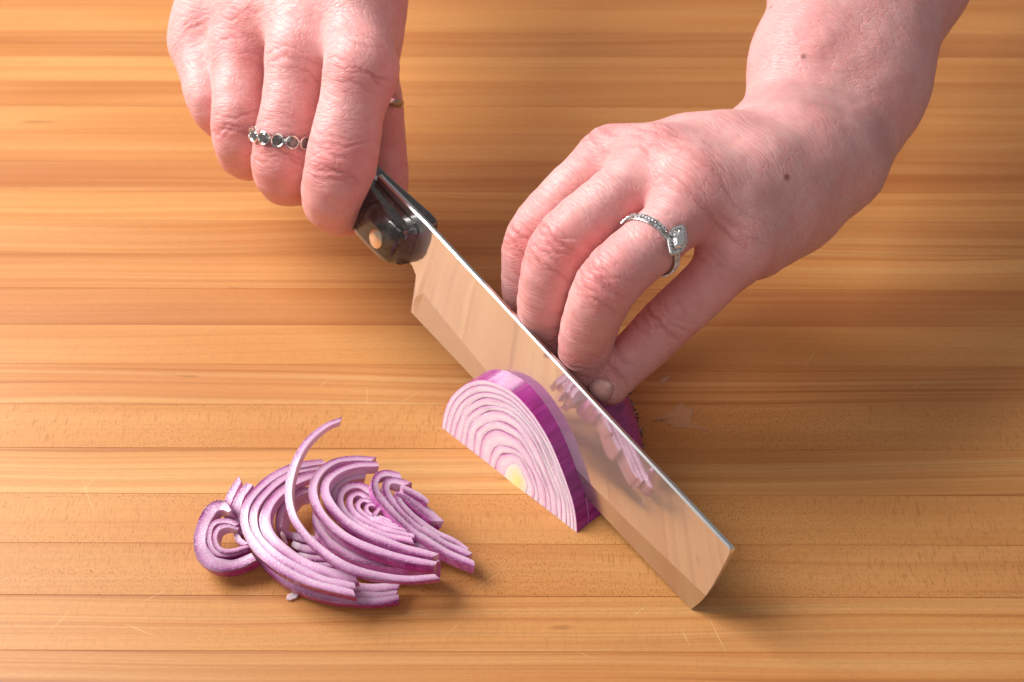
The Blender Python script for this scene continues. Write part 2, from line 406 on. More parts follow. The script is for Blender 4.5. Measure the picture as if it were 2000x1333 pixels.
def core_material():
    k = NT('onion_core'); co = k.coord('Object'); n = k.noise(co, 300, 2)
    k.set(Base_Color=k.mix(k.math('ADD', k.attr('rad'), k.math('MULTIPLY', k.math('SUBTRACT', n, .5), .5), clamp=True), srgb(242, 226, 138), srgb(240, 226, 222)), Roughness=.3, Subsurface_Weight=.4, Subsurface_Scale=.002); return k.m
CORE = core_material()

OA = at(866, 838); OB = at(1127, 1041)
OM = (OA+OB)/2; OD = nrm(OB-OA); ON = np.array([-OD[1], OD[0], 0.0])
if ON[0] < 0: ON = -ON                                  # from the cut face towards the root
FU = np.array([0, 0, math.cos(LEAN)]) + ON*math.sin(LEAN)   # the cuts lean with the blade
OUTL = np.array([(32.2, 0.0), (30.4, 4.2), (27.2, 9.2), (20.2, 16.6), (11.2, 24.0), (1.4, 28.8), (-8.7, 30.6), (-19.2, 28.2), (-26.5, 22.6), (-31.8, 14.3), (-33.4, 6.8), (-33.0, 0.0)])
OUTC = catmull(np.column_stack([OUTL, np.zeros(len(OUTL))]), 61)[:, :2]
CC = np.array([4.2, 2.6])                               # heart of the rings
def oscale(t):
    return np.interp(t, [-1, 0, 5, 10, 16, 22, 28, 34, 39, 43, 46, 48], [1.0, 1.0, .998, 1.0, 1.01, 1.0, .97, .90, .80, .67, .52, .34])
def ring_pt(i, t, s, wob=1.0):
    """i-th point of the ring of relative size s, t mm behind the cut face"""
    q = CC + (OUTC[i]-CC)*s
    f = i/60.0*math.pi; w = wob*min(1.0, 5*(1-s))*min(1.0, 2.5*math.sin(f))*min(1.0, 2.2*s)
    h = 7.3*math.sin(41*s)
    q = q + np.array([1.0*math.sin(2.1*f+9*s)+.35*math.sin(4.3*f+h)+.10*math.sin(9*f+23*s), .8*math.cos(3.1*f+11*s)+.3*math.sin(5*f+h)+.08*math.sin(11*f+17*s)])*w
    q = q*oscale(t); return q[0], max(q[1], 0.0)
def o_w(p, t, q): return OM + OD*p + ON*t + FU*q
def blade_t(p, q, side):
    """t at which the point (p, q) meets the blade's face (side +1 sliced side, -1 root side)"""
    o = o_w(p, 0, q); v = (o-TIP)@KW; off = side*(.12+.030*max(0.0, min(v, 36)))
    return ((TIP+KN*off-o)@KN)/(ON@KN)

def half_layer(parent, s0, s1, tf0, tf1, dark, nt=4, bulge=.07, peel=0.0):
    nr = 6; n = 61
    V = []; rad = []; cut = []; F = []
    def row(s, fr, r, c, bl=0.0):
        ids = []
        for i in range(-1, n+1):
            j = min(max(i, 0), n-1)
            p, q = ring_pt(j, 0, s)
            a, b = tf0(p, q), tf1(p, q); t = a+(b-a)*fr
            p, q = ring_pt(j, t, s)
            if i in (-1, n): q = 0.03
            V.append(o_w(p, t+bl-peel*q*fr, q)); rad.append(r); cut.append(c); ids.append(len(V)-1)
        return ids
    def skin(rows, flip=False):
        for a, b in zip(rows[:-1], rows[1:]):
            for i in range(len(a)-1):
                f = (a[i], a[i+1], b[i+1], b[i]); F.append(f[::-1] if flip else f)
    ss = np.linspace(0, 1, nr); sv = lambda x: s0+(s1-s0)*x
    skin([row(sv(x), 0, x, 1.0, -bulge*(1-abs(2*x-1)**3)) for x in ss])
    skin([row(sv(x), 1, x, 1.0) for x in ss], True)
    frs = np.linspace(0, 1, nt)
    skin([row(s1, f, 1.0, 0.0) for f in frs]); skin([row(s0, f, 0.0, 0.0) for f in frs], True)
    for i in (-1, n):                                   # feet on the board
        rows = []
        for x in (0, 1):
            r = []
            for f in frs:
                j = 0 if i < 0 else n-1
                p, q = ring_pt(j, 0, sv(x)); a, b = tf0(p, q), tf1(p, q); t = a+(b-a)*f; p, q = ring_pt(j, t, sv(x))
                V.append(o_w(p, t, .03)); rad.append(x); cut.append(1.0); r.append(len(V)-1)
            rows.append(r)
        skin(rows, i > 0)
    return mesh('onion_layer', V, F, ONION, parent, attrs={'rad': rad, 'cut': cut, 'dark': np.full(len(V), dark)}, sharp=35)

SC = [.15, .285, .36, .49, .57, .675, .745, .83, .89, .952, 1.0]
def slab():
    root = empty('onion_piece', o_w(0, 3, 0), 'half-round red onion slice standing against the blade, ringed cut face towards the pile', 'onion')
    for i in range(len(SC)-1):
        half_layer(root, SC[i]+.001, SC[i+1]-.001, lambda p, q: 0.0, lambda p, q: blade_t(p, q, 1), 1.0 if i == len(SC)-2 else .35, peel=.008)
    V = []; F = []; rd = []
    for fr, sc_ in ((0, .05), (0, .55), (0, 1.0), (.5, 1.0), (1, 1.0)):
        for i in range(61):
            p, q = ring_pt(i, 0, (SC[0]+.004)*sc_); q = 0.0 if i in (0, 60) else q; t = -.1+fr*(blade_t(p, q, 1)+.05)
            V.append(o_w(p, t-.25*(1-sc_), q)); rd.append(sc_)
    for i in range(4):
        for j in range(61): F.append((i*61+j, i*61+(j+1) % 61, (i+1)*61+(j+1) % 61, (i+1)*61+j))
    F += [tuple(range(61)), tuple(range(304, 243, -1))]
    mesh('onion_core', V, F, CORE, root, sharp=50, attrs={'rad': rd})
slab()
def root_end():
    root = empty('onion_piece', o_w(0, 35, 0), 'root end of red onion half with dry dark roots, behind the blade under fingertips', 'onion')
    for i in range(len(SC)-1):
        half_layer(root, SC[i]+.001, SC[i+1]-.001, lambda p, q: blade_t(p, q, -1), lambda p, q: 48.0, 1.0 if i == len(SC)-2 else .3, nt=18 if i > 7 else 6, bulge=0.0)
    k = NT('dry_roots'); n = k.noise(k.coord('Object'), 500, 3)
    k.set(Base_Color=k.mix(k.ramp(n, [(.45, 0.0), (.62, 1.0)]), srgb(66, 24, 36), srgb(206, 186, 184)), Roughness=.8, Normal=k.bump(n, .8, .001))
    V = []; F = []
    rr = random.Random(3)
    for w_ in range(330):
        i = rr.uniform(0, 59.99); t = 41+7*rr.random()**.7
        pa, pb = ring_pt(int(i), t, 1.0), ring_pt(int(i)+1, t, 1.0); fi = i-int(i); p = pa[0]+(pb[0]-pa[0])*fi; q = max(pa[1]+(pb[1]-pa[1])*fi, .3)
        base = o_w(p, t, q); out = nrm(ON*rr.uniform(.2, 1) + OD*(p/20)*rr.uniform(.2, 1.2) + np.array([0, 0, 1])*rr.uniform(-.2, .8))
        L = rr.uniform(.4, 1.3)*(2.0 if rr.random() < .07 else 1.0); w = rr.uniform(.12, .38)
        side = nrm(np.cross(out, [rr.uniform(-1, 1), rr.uniform(-1, 1), rr.uniform(-1, 1)])); up = np.cross(out, side)
        b = len(V); bend = nrm(np.array([rr.uniform(-1, 1), rr.uniform(-1, 1), rr.uniform(-.6, .6)]))
        for m, (f, sw) in enumerate(((0, 1.2), (.5, 1.0), (1.0, .35))):
            cpt = base + out*(L*f-.3) + bend*(f*f*L*.7)
            for (x, y) in ((1, 0), (-.5, .87), (-.5, -.87)): V.append(cpt+side*w*sw*x+up*w*sw*y)
        for m in range(2):
            for j in range(3): F.append((b+m*3+j, b+m*3+(j+1) % 3, b+m*3+3+(j+1) % 3, b+m*3+3+j))
        F.append((b+6, b+7, b+8))
    mesh('roots', V, F, k.m, root, smooth=True)['kind'] = 'stuff'
root_end()

# ---------------------------------------------------------------- sliced pile
def px4(x, y): return 340+x/3.174, 790+y/3.174
def strip(parent, pts, w, h, up=(0, -.12, 1), dark=.35, flip=False, taper=(1, 1), tw=None, n=None, name='onion_layer', hfun=None):
    """one sliced layer: pts = (x, y, z) picture places of the top face's middle line with its height,
    w across the layer, h thickness of the slice; the skin side is on the outside of the curve"""
    P = np.array([at(*px4(x, y), z) for (x, y, z) in pts])
    n = n or max(14, int(len(pts)*5)); C = catmull(P, n)
    T = np.gradient(C, axis=0); T /= np.linalg.norm(T, axis=1)[:, None]
    up = nrm(up)
    R = np.cross(T, up); R /= np.linalg.norm(R, axis=1)[:, None]
    if flip: R = -R                                     # R points to the skin side
    N = np.cross(R, T); N *= np.sign(N @ up)[:, None]
    s = np.linspace(0, 1, n)
    ww = .76*w*np.interp(s, [0, .12, .88, 1], [taper[0], 1, 1, taper[1]])
    ww = ww*(.80+.26*np.sin(s*math.pi)**.7)*(1+min(1., len(pts)/9)*(.07*np.sin(s*13+len(pts)+w*5) + .03*np.sin(s*37+h)))
    hh = np.full(n, .85*float(h)) * (1+.05*min(1., len(pts)/9)*np.sin(s*9+w))
    if hfun: hh = hh*np.interp(s, *hfun)
    slant = (.9*math.sin(7.1*w+len(pts)+pts[0][0]))*np.clip(1-s*6, 0, 1) - (.9*math.sin(5.3*w+pts[-1][1]))*np.clip(s*6-5, 0, 1)
    zj = .12*min(1., len(pts)/9)**3*np.sin(s*23+w*3)
    ring = []  # (across -.5..+.5, height 0 top..-1, rad, cut)
    for a in (-.5, -.44, -.2, .1, .3, .44, .5): ring.append((a, 0.0 if abs(a) < .45 else -.05, a+.5, 1.0))
    for z in (-.05, -.35, -.65, -.95): ring.append((.5+.04*math.sin(-z*3.1), z, 1.0, 0.0))
    for a in (.5, .2, -.2, -.5): ring.append((a, -1.0, a+.5, 1.0))
    for z in (-.95, -.65, -.35, -.05): ring.append((-.5+.04*math.sin(-z*3.1), z, 0.0, 0.0))
    m = len(ring); V = []; rad = []; cut = []; F = []
    for i in range(n):
        for (a, z, r, c) in ring:
            V.append(C[i] + R[i]*a*ww[i] + N[i]*(z*hh[i]+zj[i]) + (T[i]*a*ww[i]*slant[i])); rad.append(r); cut.append(c)
    for i in range(n-1):
        for j in range(m):
            if ring[j][2:] == ring[(j+1) % m][2:] or ring[j][3] == ring[(j+1) % m][3] or abs(ring[j][2]-ring[(j+1) % m][2]) < .3:
                F.append((i*m+j, i*m+(j+1) % m, (i+1)*m+(j+1) % m, (i+1)*m+j))
    for i, e in ((0, 0), (n-1, 1)):
        b = len(V)
        for j, (a, z, r, c) in enumerate(ring): V.append(V[i*m+j]); rad.append(a+.5); cut.append(1.0)
        V.append(np.mean([V[i*m+j] for j in range(m)], axis=0) + T[i]*(.25 if e else -.25)); rad.append(.5); cut.append(1.0)
        for j in range(m): F.append((b+j, b+(j+1) % m, len(V)-1))
    V = np.array(V); V[:, 2] = np.maximum(V[:, 2], .08)
    return mesh(name, V, F, PILE, parent, attrs={'rad': rad, 'cut': cut, 'dark': np.full(len(V), dark)}, sharp=40)
GRP = 'cut red onion slices heaped on the board'
def slice_thing(label, pts):
    p = at(*px4(pts[0], pts[1]), 0); return empty('onion_slice', p, label, 'onion slice', GRP)

def build_pile():
    # curled end piece with a hole
    a = slice_thing('curled end piece of red onion with a hole, at the outer end of the pile', (250, 850))
    ua = (-.10, -.34, 1)
    strip(a, [(345, 662, 16), (300, 630, 15.5), (245, 640, 15), (190, 715, 13), (160, 820, 11), (172, 915, 9.5), (240, 985, 8), (340, 1000, 7), (430, 975, 7.5), (495, 945, 8.5)], 5.4, 5.4, ua, 1.0, flip=False, taper=(.35, 1))
    strip(a, [(395, 745, 13), (330, 722, 13.4), (262, 728, 13.2), (222, 775, 12), (215, 850, 10.4), (250, 915, 9), (340, 928, 8.8), (460, 893, 9)], 2.4, 6.5, ua, .9)
    strip(a, [(400, 770, 12.4), (330, 752, 13), (272, 772, 12.6), (252, 835, 11.4), (280, 895, 10.2), (350, 908, 9.8), (460, 880, 9.8)], 1.9, 6, ua, .9)
    strip(a, [(385, 800, 10), (400, 840, 9.6), (440, 868, 9.4)], 2.6, 6, ua, .5)
    # slice standing behind the big arcs
    i = slice_thing('short stacked ends of a red onion slice behind the curled end piece', (380, 600))
    strip(i, [(408, 462, 15), (365, 530, 14), (335, 600, 13), (325, 660, 11), (350, 740, 9)], 3.6, 8, (-.15, -.3, 1), .9)
    strip(i, [(468, 492, 15.5), (415, 560, 14.8), (385, 640, 13.5), (385, 710, 11), (420, 800, 9)], 4.2, 8, (-.15, -.3, 1), .45)
    # slice at the bottom of the pile
    g = slice_thing('lowest red onion slice at the near edge, its ends sticking out under the triple arcs', (1000, 1220))
    strip(g, [(520, 930, 4.6), (600, 1020, 4.8), (720, 1110, 5), (860, 1165, 5), (1000, 1200, 5), (1150, 1218, 5), (1280, 1218, 5), (1392, 1200, 5)], 3.6, 3.6, (0, -.28, 1), 1.0)
    strip(g, [(700, 1060, 4.8), (850, 1130, 5.2), (1000, 1165, 5.4), (1150, 1182, 5.4), (1280, 1185, 5.4), (1378, 1172, 5.4)], 3.4, 3.4, (0, -.28, 1), .55)
    strip(g, [(760, 1030, 5.2), (900, 1095, 5.6), (1050, 1130, 6), (1200, 1140, 6), (1300, 1138, 6), (1395, 1122, 6)], 4.2, 3.4, (0, -.28, 1), .3)
    # three nested arcs
    b = slice_thing('three nested red onion arcs, the broadest slice at the outer side of the pile', (500, 750))
    ub = (-.14, -.30, 1)
    strip(b, [(930, 352, 11), (820, 368, 12.4), (700, 400, 13.8), (570, 475, 15), (470, 585, 15.4), (434, 690, 15), (455, 800, 14.2), (540, 920, 13.2), (680, 1028, 12.4), (850, 1105, 11.8), (1000, 1145, 11.4), (1118, 1172, 11)], 3.7, 5.0, ub, 1.0)
    strip(b, [(900, 388, 10.8), (800, 402, 12.2), (720, 430, 13.4), (600, 510, 14.6), (515, 615, 15.2), (490, 715, 14.8), (520, 820, 14.2), (620, 930, 13.4), (760, 1015, 12.8), (920, 1085, 12.2), (1040, 1112, 11.8), (1122, 1128, 11.4)], 3.6, 4.0, ub, .45)
    strip(b, [(890, 430, 10.8), (800, 455, 12), (720, 495, 13.2), (625, 575, 14.4), (570, 665, 15), (562, 750, 14.8), (610, 840, 14.2), (710, 925, 13.6), (850, 1005, 13), (1000, 1052, 12.4), (1128, 1075, 12)], 4.4, 4.0, ub, .35)
    strip(b, [(860, 520, 9), (770, 545, 10), (700, 600, 10.4), (655, 680, 10.4), (650, 770, 9.6)], 3.6, 7.5, (-.2, -.2, 1), .25)
    # bits below the loose arc
    h = slice_thing('small broken red onion strips lying flat inside the triple arcs', (880, 880))
    strip(h, [(690, 800, 4.4), (770, 822, 4.6), (860, 838, 4.6), (950, 846, 4.4)], 3.6, 3.2, (0, -.2, 1), .8)
    strip(h, [(730, 862, 4.0), (800, 892, 4.2), (880, 905, 4.2), (970, 900, 4.0), (1050, 905, 3.8)], 3.6, 3.2, (0, -.2, 1), .9)
    strip(h, [(760, 925, 3.6), (840, 950, 3.8), (930, 955, 3.8), (1060, 945, 3.6)], 2.8, 3.2, (0, -.2, 1), 1.0)
    strip(h, [(840, 990, 3.2), (910, 998, 3.4), (1000, 992, 3.4), (1080, 975, 3.2)], 2.6, 3.0, (0, -.2, 1), 1.0)
    # wide slice in the middle: two outer arcs over a broader lower one
    d0 = slice_thing('wide pale violet onion slab under the double arcs, smooth side to the front', (1150, 960))
    strip(d0, [(872, 640, 11), (885, 740, 10.6), (960, 845, 10.2), (1080, 925, 9.8), (1230, 970, 9.4), (1400, 990, 9), (1550, 985, 8.6), (1640, 965, 8.2)], 3.8, 8.2, (-.1, .10, 1), .22, taper=(.6, .4))
    d = slice_thing('double red onion arcs with deep purple outer skin in the middle of the pile', (950, 600))
    ud = (-.06, -.12, 1)
    strip(d, [(1238, 338, 15), (1120, 332, 16), (1000, 352, 17), (905, 415, 17.8), (862, 500, 18), (868, 585, 17.6), (920, 685, 17), (1020, 785, 16.4), (1160, 868, 15.6), (1340, 930, 14.6), (1500, 968, 13.8), (1622, 990, 13)], 3.4, 5.8, ud, .95)
    strip(d, [(1265, 368, 14.6), (1140, 374, 15.6), (1020, 412, 16.6), (945, 475, 17.2), (938, 555, 17.2), (985, 640, 16.8), (1080, 730, 16.2), (1220, 812, 15.4), (1400, 880, 14.6), (1520, 912, 14), (1620, 938, 13.4)], 3.5, 4.8, ud, .4)
    # nested heart of a slice
    e = slice_thing('concentric inner rings of a red onion slice, cupped inside the double arcs', (1250, 680))
    ue = (.05, -.30, 1)
    strip(e, [(1190, 432, 11.5), (1100, 445, 12), (1020, 480, 12.4), (985, 545, 12.4), (1000, 630, 12)], 4.2, 6, ue, .3)
    strip(e, [(1235, 552, 12.4), (1165, 505, 12.8), (1090, 505, 13), (1035, 550, 13), (1030, 625, 12.6), (1080, 700, 12), (1180, 765, 11.6), (1310, 812, 11.2), (1480, 848, 11)], 3.4, 6.5, ue, .55)
    strip(e, [(1215, 590, 12.4), (1150, 550, 12.8), (1098, 570, 12.8), (1090, 630, 12.5), (1130, 690, 12), (1230, 748, 11.5), (1350, 790, 11.2), (1488, 818, 11)], 2.8, 6, ue, .55)
    strip(e, [(1232, 610, 12.4), (1175, 590, 12.6), (1140, 615, 12.4), (1150, 660, 12), (1220, 712, 11.6), (1330, 756, 11.4), (1440, 785, 11.2)], 2.2, 6, ue, .5)
    strip(e, [(1262, 625, 12.4), (1212, 618, 12.4), (1190, 645, 12), (1215, 685, 11.6), (1300, 728, 11.4), (1390, 758, 11.2)], 1.9, 6, ue, .5)
    strip(e, [(1275, 640, 13.4), (1255, 665, 12.8), (1240, 690, 11.6), (1290, 705, 11.6), (1350, 735, 11.4)], 2.0, 6, ue, .3)
    strip(e, [(1480, 880, 8), (1540, 880, 8), (1580, 885, 7.6)], 3.6, 6, ue, .9)
    # slice leaning on the near right side
    f = slice_thing('pale lavender onion slice leaning at the end of the pile nearest the knife', (1450, 650))
    uf = (.28, -.16, 1)
    strip(f, [(1405, 440, 17.5), (1320, 425, 18), (1258, 450, 18), (1248, 520, 17), (1300, 605, 15), (1410, 715, 12.6), (1550, 830, 10), (1700, 920, 8), (1862, 992, 6.4)], 3.6, 4.6, uf, .12)
    strip(f, [(1448, 492, 16.6), (1370, 470, 17), (1322, 485, 17), (1318, 540, 16), (1380, 630, 14), (1500, 740, 11.6), (1650, 840, 9), (1830, 932, 7)], 3.6, 5.4, uf, .35)
    strip(f, [(1390, 545, 15.6), (1400, 600, 14.6), (1480, 690, 12.4), (1600, 780, 10), (1740, 850, 8.2), (1820, 905, 7)], 3.0, 5.2, uf, .75)
    strip(f, [(1400, 540, 15.8), (1445, 560, 15.4), (1540, 640, 13), (1640, 725, 11)], 4.6, 5, uf, .5)
    strip(f, [(1415, 515, 17), (1480, 545, 16), (1540, 580, 15), (1575, 612, 14.2)], 3.0, 5, uf, .95)
    strip(f, [(1480, 640, 12), (1560, 690, 10.6), (1645, 738, 9.4)], 2.8, 5, uf, .8)
    # loose single arc on top
    c = slice_thing('single loose red onion arc lying on top, one tip pointing up and away', (700, 600))
    strip(c, [(1036, 92, 22), (945, 128, 22.6), (840, 212, 22.6), (765, 325, 22), (722, 440, 21), (708, 560, 20), (735, 690, 19), (805, 800, 18), (900, 895, 17), (1020, 980, 16), (1160, 1038, 14.4), (1310, 1068, 13), (1470, 1080, 12), (1632, 1068, 11)], 3.2, 3.4, (-.15, -.25, 1), .75, hfun=([0, .3, .6, 1], [.7, 1.0, .95, .8]))
    # crumbs
    wt = NT('onion_membrane'); wt.set(Base_Color=srgb(230, 204, 210), Roughness=.3, Subsurface_Weight=.4, Subsurface_Scale=.002)
    for label, pts, w in (('small translucent onion sliver on the board below the pile', [(700, 1205, .9), (720, 1192, 1.0), (745, 1182, 1.1), (770, 1176, 1.2)], 2.6),
                          ('tiny white onion sprout sticking up among the broken strips', [(668, 792, 12.4), (676, 815, 11.5), (688, 840, 10), (703, 862, 8)], 1.6)):
        o = strip(None, pts, w, .9, (0, -.2, 1), .1, taper=(.3, .6), name='onion_sliver')
        tag(o, label, 'onion scrap'); o.data.materials[0] = wt.m
build_pile()
# ---------------------------------------------------------------- hands (one continuous skin each, grown from bones)
def px_mm(P, r): return r*np.dot(np.asarray(P)-CAM, FW)/FPX
def kp(px, py, d, r=0.0):
    """joint seen at a pixel, d mm to the sliced side of the blade's plane; r in pixels there"""
    p = on_plane(px, py, TIP+KN*d, KN); return p, px_mm(p, r)
def zp(px, py, z, r=0.0):
    p = at(px, py, z); return p, px_mm(p, r)

class Field:
    def __init__(s, lo, hi, h):
        s.lo = np.asarray(lo, float); s.h = h
        s.n = np.ceil((np.asarray(hi)-s.lo)/h).astype(int)+1
        ax = [(s.lo[i]+h*np.arange(s.n[i])).astype(np.float32) for i in range(3)]
        s.X = ax
    def box(s, pts, m):
        pts = np.asarray(pts); a = np.clip(np.floor((pts.min(0)-m-s.lo)/s.h).astype(int), 0, s.n-1); b = np.clip(np.ceil((pts.max(0)+m-s.lo)/s.h).astype(int)+1, 1, s.n)
        return tuple(slice(a[i], b[i]) for i in range(3))
    def new(s): return np.full(tuple(s.n), 60.0, np.float32)
    def cone(s, F, a, ra, b, rb, k=0.0, margin=14.0, squash=None):
        """smooth-union a tapered bone into F; squash=(dir, factor) flattens it"""
        a = np.asarray(a, np.float32); b = np.asarray(b, np.float32)
        sl = s.box([a, b], max(ra, rb)+margin)
        x, y, z = s.X[0][sl[0]][:, None, None], s.X[1][sl[1]][None, :, None], s.X[2][sl[2]][None, None, :]
        ba = b-a; L2 = float(ba@ba)+1e-6
        dx, dy, dz = x-a[0], y-a[1], z-a[2]
        t = np.clip((dx*ba[0]+dy*ba[1]+dz*ba[2])/L2, 0, 1).astype(np.float32)
        ex, ey, ez = dx-t*ba[0], dy-t*ba[1], dz-t*ba[2]
        q = ex*ex+ey*ey+ez*ez
        if squash is not None:
            v, f = squash; w = ex*np.float32(v[0])+ey*np.float32(v[1])+ez*np.float32(v[2]); q = q + w*w*np.float32(f*f-1)
        d = np.sqrt(q)-(ra+t*(rb-ra))
        s.join(F, sl, d, k)
    def join(s, F, sl, d, k):
        f = F[sl]
        if k <= 0: np.minimum(f, d, out=f); return
        h = np.maximum(k-np.abs(f-d), 0)/k
        F[sl] = np.minimum(f, d)-h*h*k*.25
    def chain(s, F, pts, k=1.5, **kw):
        for (a, ra), (b, rb) in zip(pts[:-1], pts[1:]): s.cone(F, a, ra, b, rb, k, **kw)

def smin(a, b, k):
    h = np.maximum(k-np.abs(a-b), 0)/k
    return np.minimum(a, b)-h*h*k*.25

def surface_nets(F, lo, h):
    ins = F < 0
    n = np.array(F.shape)
    c = [ins[i:n[0]-1+i, j:n[1]-1+j, k:n[2]-1+k] for i in (0, 1) for j in (0, 1) for k in (0, 1)]
    cnt = sum(x.astype(np.int8) for x in c); act = (cnt > 0) & (cnt < 8)
    idx = np.argwhere(act); vid = np.full(act.shape, -1, np.int64); vid[tuple(idx.T)] = np.arange(len(idx))
    acc = np.zeros((len(idx), 3)); num = np.zeros(len(idx))
    corners = [(i, j, k) for i in (0, 1) for j in (0, 1) for k in (0, 1)]
    val = {cr: F[idx[:, 0]+cr[0], idx[:, 1]+cr[1], idx[:, 2]+cr[2]].astype(float) for cr in corners}
    for cr in corners:
        for ax in range(3):
            if cr[ax]: continue
            c2 = list(cr); c2[ax] = 1; c2 = tuple(c2)
            a, b = val[cr], val[c2]; m = (a < 0) != (b < 0)
            t = np.where(m, a/np.where(m, a-b, 1), 0)
            for q in range(3): acc[m, q] += (cr[q] + (t[m] if q == ax else 0))
            num += m
    V = lo + h*(idx + acc/num[:, None])
    Q = []
    for ax in range(3):
        sl0 = [slice(1, -1)]*3; sl0[ax] = slice(0, -1); sl1 = list(sl0); sl1[ax] = slice(1, None)
        a = ins[tuple(sl0)]; b = ins[tuple(sl1)]; e = np.argwhere(a != b)
        off = np.array([1, 1, 1]); off[ax] = 0; e = e+off
        o1, o2 = [q for q in range(3) if q != ax]
        def g(d1, d2):
            p = e.copy(); p[:, o1] -= d1; p[:, o2] -= d2; return vid[tuple(p.T)]
        q = np.stack([g(1, 1), g(0, 1), g(0, 0), g(1, 0)], 1)
        inside_first = ins[tuple(e.T)]
        fl = inside_first if ax != 1 else ~inside_first
        q[~fl] = q[~fl][:, ::-1]; Q.append(q)
    Q = np.vstack(Q); Q = Q[(Q >= 0).all(1)]
    return V, Q
def vnormals(V, Q):
    n = np.cross(V[Q[:, 2]]-V[Q[:, 0]], V[Q[:, 3]]-V[Q[:, 1]]); N = np.zeros_like(V)
    for j in range(4): np.add.at(N, Q[:, j], n)
    return N/np.maximum(np.linalg.norm(N, axis=1), 1e-9)[:, None]
def vnoise(P, s, seed=0):
    """cheap smooth noise from sums of sines"""
    r = np.random.default_rng(seed); o = np.zeros(len(P))
    for _ in range(7):
        w = r.normal(size=3); w /= np.linalg.norm(w); o += np.sin(P@w*s*r.uniform(.6, 1.5)+r.uniform(0, 6.28))
    return o/7**.5

def skin_material():
    k = NT('skin'); co = k.coord('Object')
    red = k.attr('red'); crease = k.attr('crease'); ua = k.attr('ualong')
    n1 = k.noise(co, 55, 3); n2 = k.noise(co, 420, 2); n3 = k.noise(co, 160, 2)
    c = k.mix(n1, srgb(222, 150, 149), srgb(238, 188, 184))
    c = k.mix(k.math('MULTIPLY', k.ramp(n3, [(.42, 0.0), (.68, 1.0)]), .32), c, srgb(226, 148, 146))
    c = k.mix(k.math('MULTIPLY', k.ramp(n2, [(.5, 0.0), (.7, 1.0)]), .22), c, srgb(214, 132, 132))
    c = k.mix(k.math('MULTIPLY', red, .62), c, srgb(224, 128, 128))
    c = k.mix(k.math('MULTIPLY', crease, .7), c, srgb(164, 62, 62))
    fr = k.ramp(k.voro(co, 130), [(.0, 1.0), (.10, .9), (.16, 0.0)])
    fr = k.math('MULTIPLY', fr, k.ramp(k.noise(co, 60, 1), [(.62, 0.0), (.70, 1.0)]))
    c = k.mix(k.math('MULTIPLY', fr, .18), c, srgb(150, 84, 66))
    c = k.mix(k.math('MULTIPLY', k.attr('mole'), .8), c, srgb(120, 58, 52))
    # fine relief: lines across the limb plus small cells
    vec = k.n('ShaderNodeCombineXYZ'); k.put(vec.inputs[0], k.math('MULTIPLY', ua, 1.0))
    sep = k.n('ShaderNodeSeparateXYZ'); k.l(co, sep.inputs[0])
    k.put(vec.inputs[1], k.math('MULTIPLY', k.math('ADD', sep.outputs[0], sep.outputs[1]), 170)); k.put(vec.inputs[2], k.math('MULTIPLY', sep.outputs[2], 170))
    lines = k.noise(vec.outputs[0], 1.25, 2, .6, .3)
    v2 = k.n('ShaderNodeCombineXYZ'); k.put(v2.inputs[0], k.math('ADD', k.math('MULTIPLY', ua, .85), k.math('MULTIPLY', k.noise(co, 180, 1), 1.6)))
    k.put(v2.inputs[1], k.math('MULTIPLY', k.math('ADD', sep.outputs[0], sep.outputs[1]), 330)); k.put(v2.inputs[2], k.math('MULTIPLY', sep.outputs[2], 330))
    cells = k.ramp(k.voro(v2.outputs[0], 1.0, 'DISTANCE_TO_EDGE'), [(0.0, 0.0), (.10, .8), (.3, 1.0)])
    cn = k.noise(co, 40, 2)
    hgt = k.math('ADD', k.math('MULTIPLY', lines, .7), k.math('MULTIPLY', cells, k.math('ADD', .12, k.math('MULTIPLY', cn, .5))))
    k.set(Base_Color=c, Roughness=k.math('ADD', .40, k.math('MULTIPLY', n3, .12)), Specular_IOR_Level=.42,
          Subsurface_Weight=.45, Subsurface_Scale=.0022, Normal=k.bump(hgt, .50, .0006))
    k.p.inputs['Subsurface Radius'].default_value = (1.0, .32, .20)
    return k.m
SKIN = skin_material()

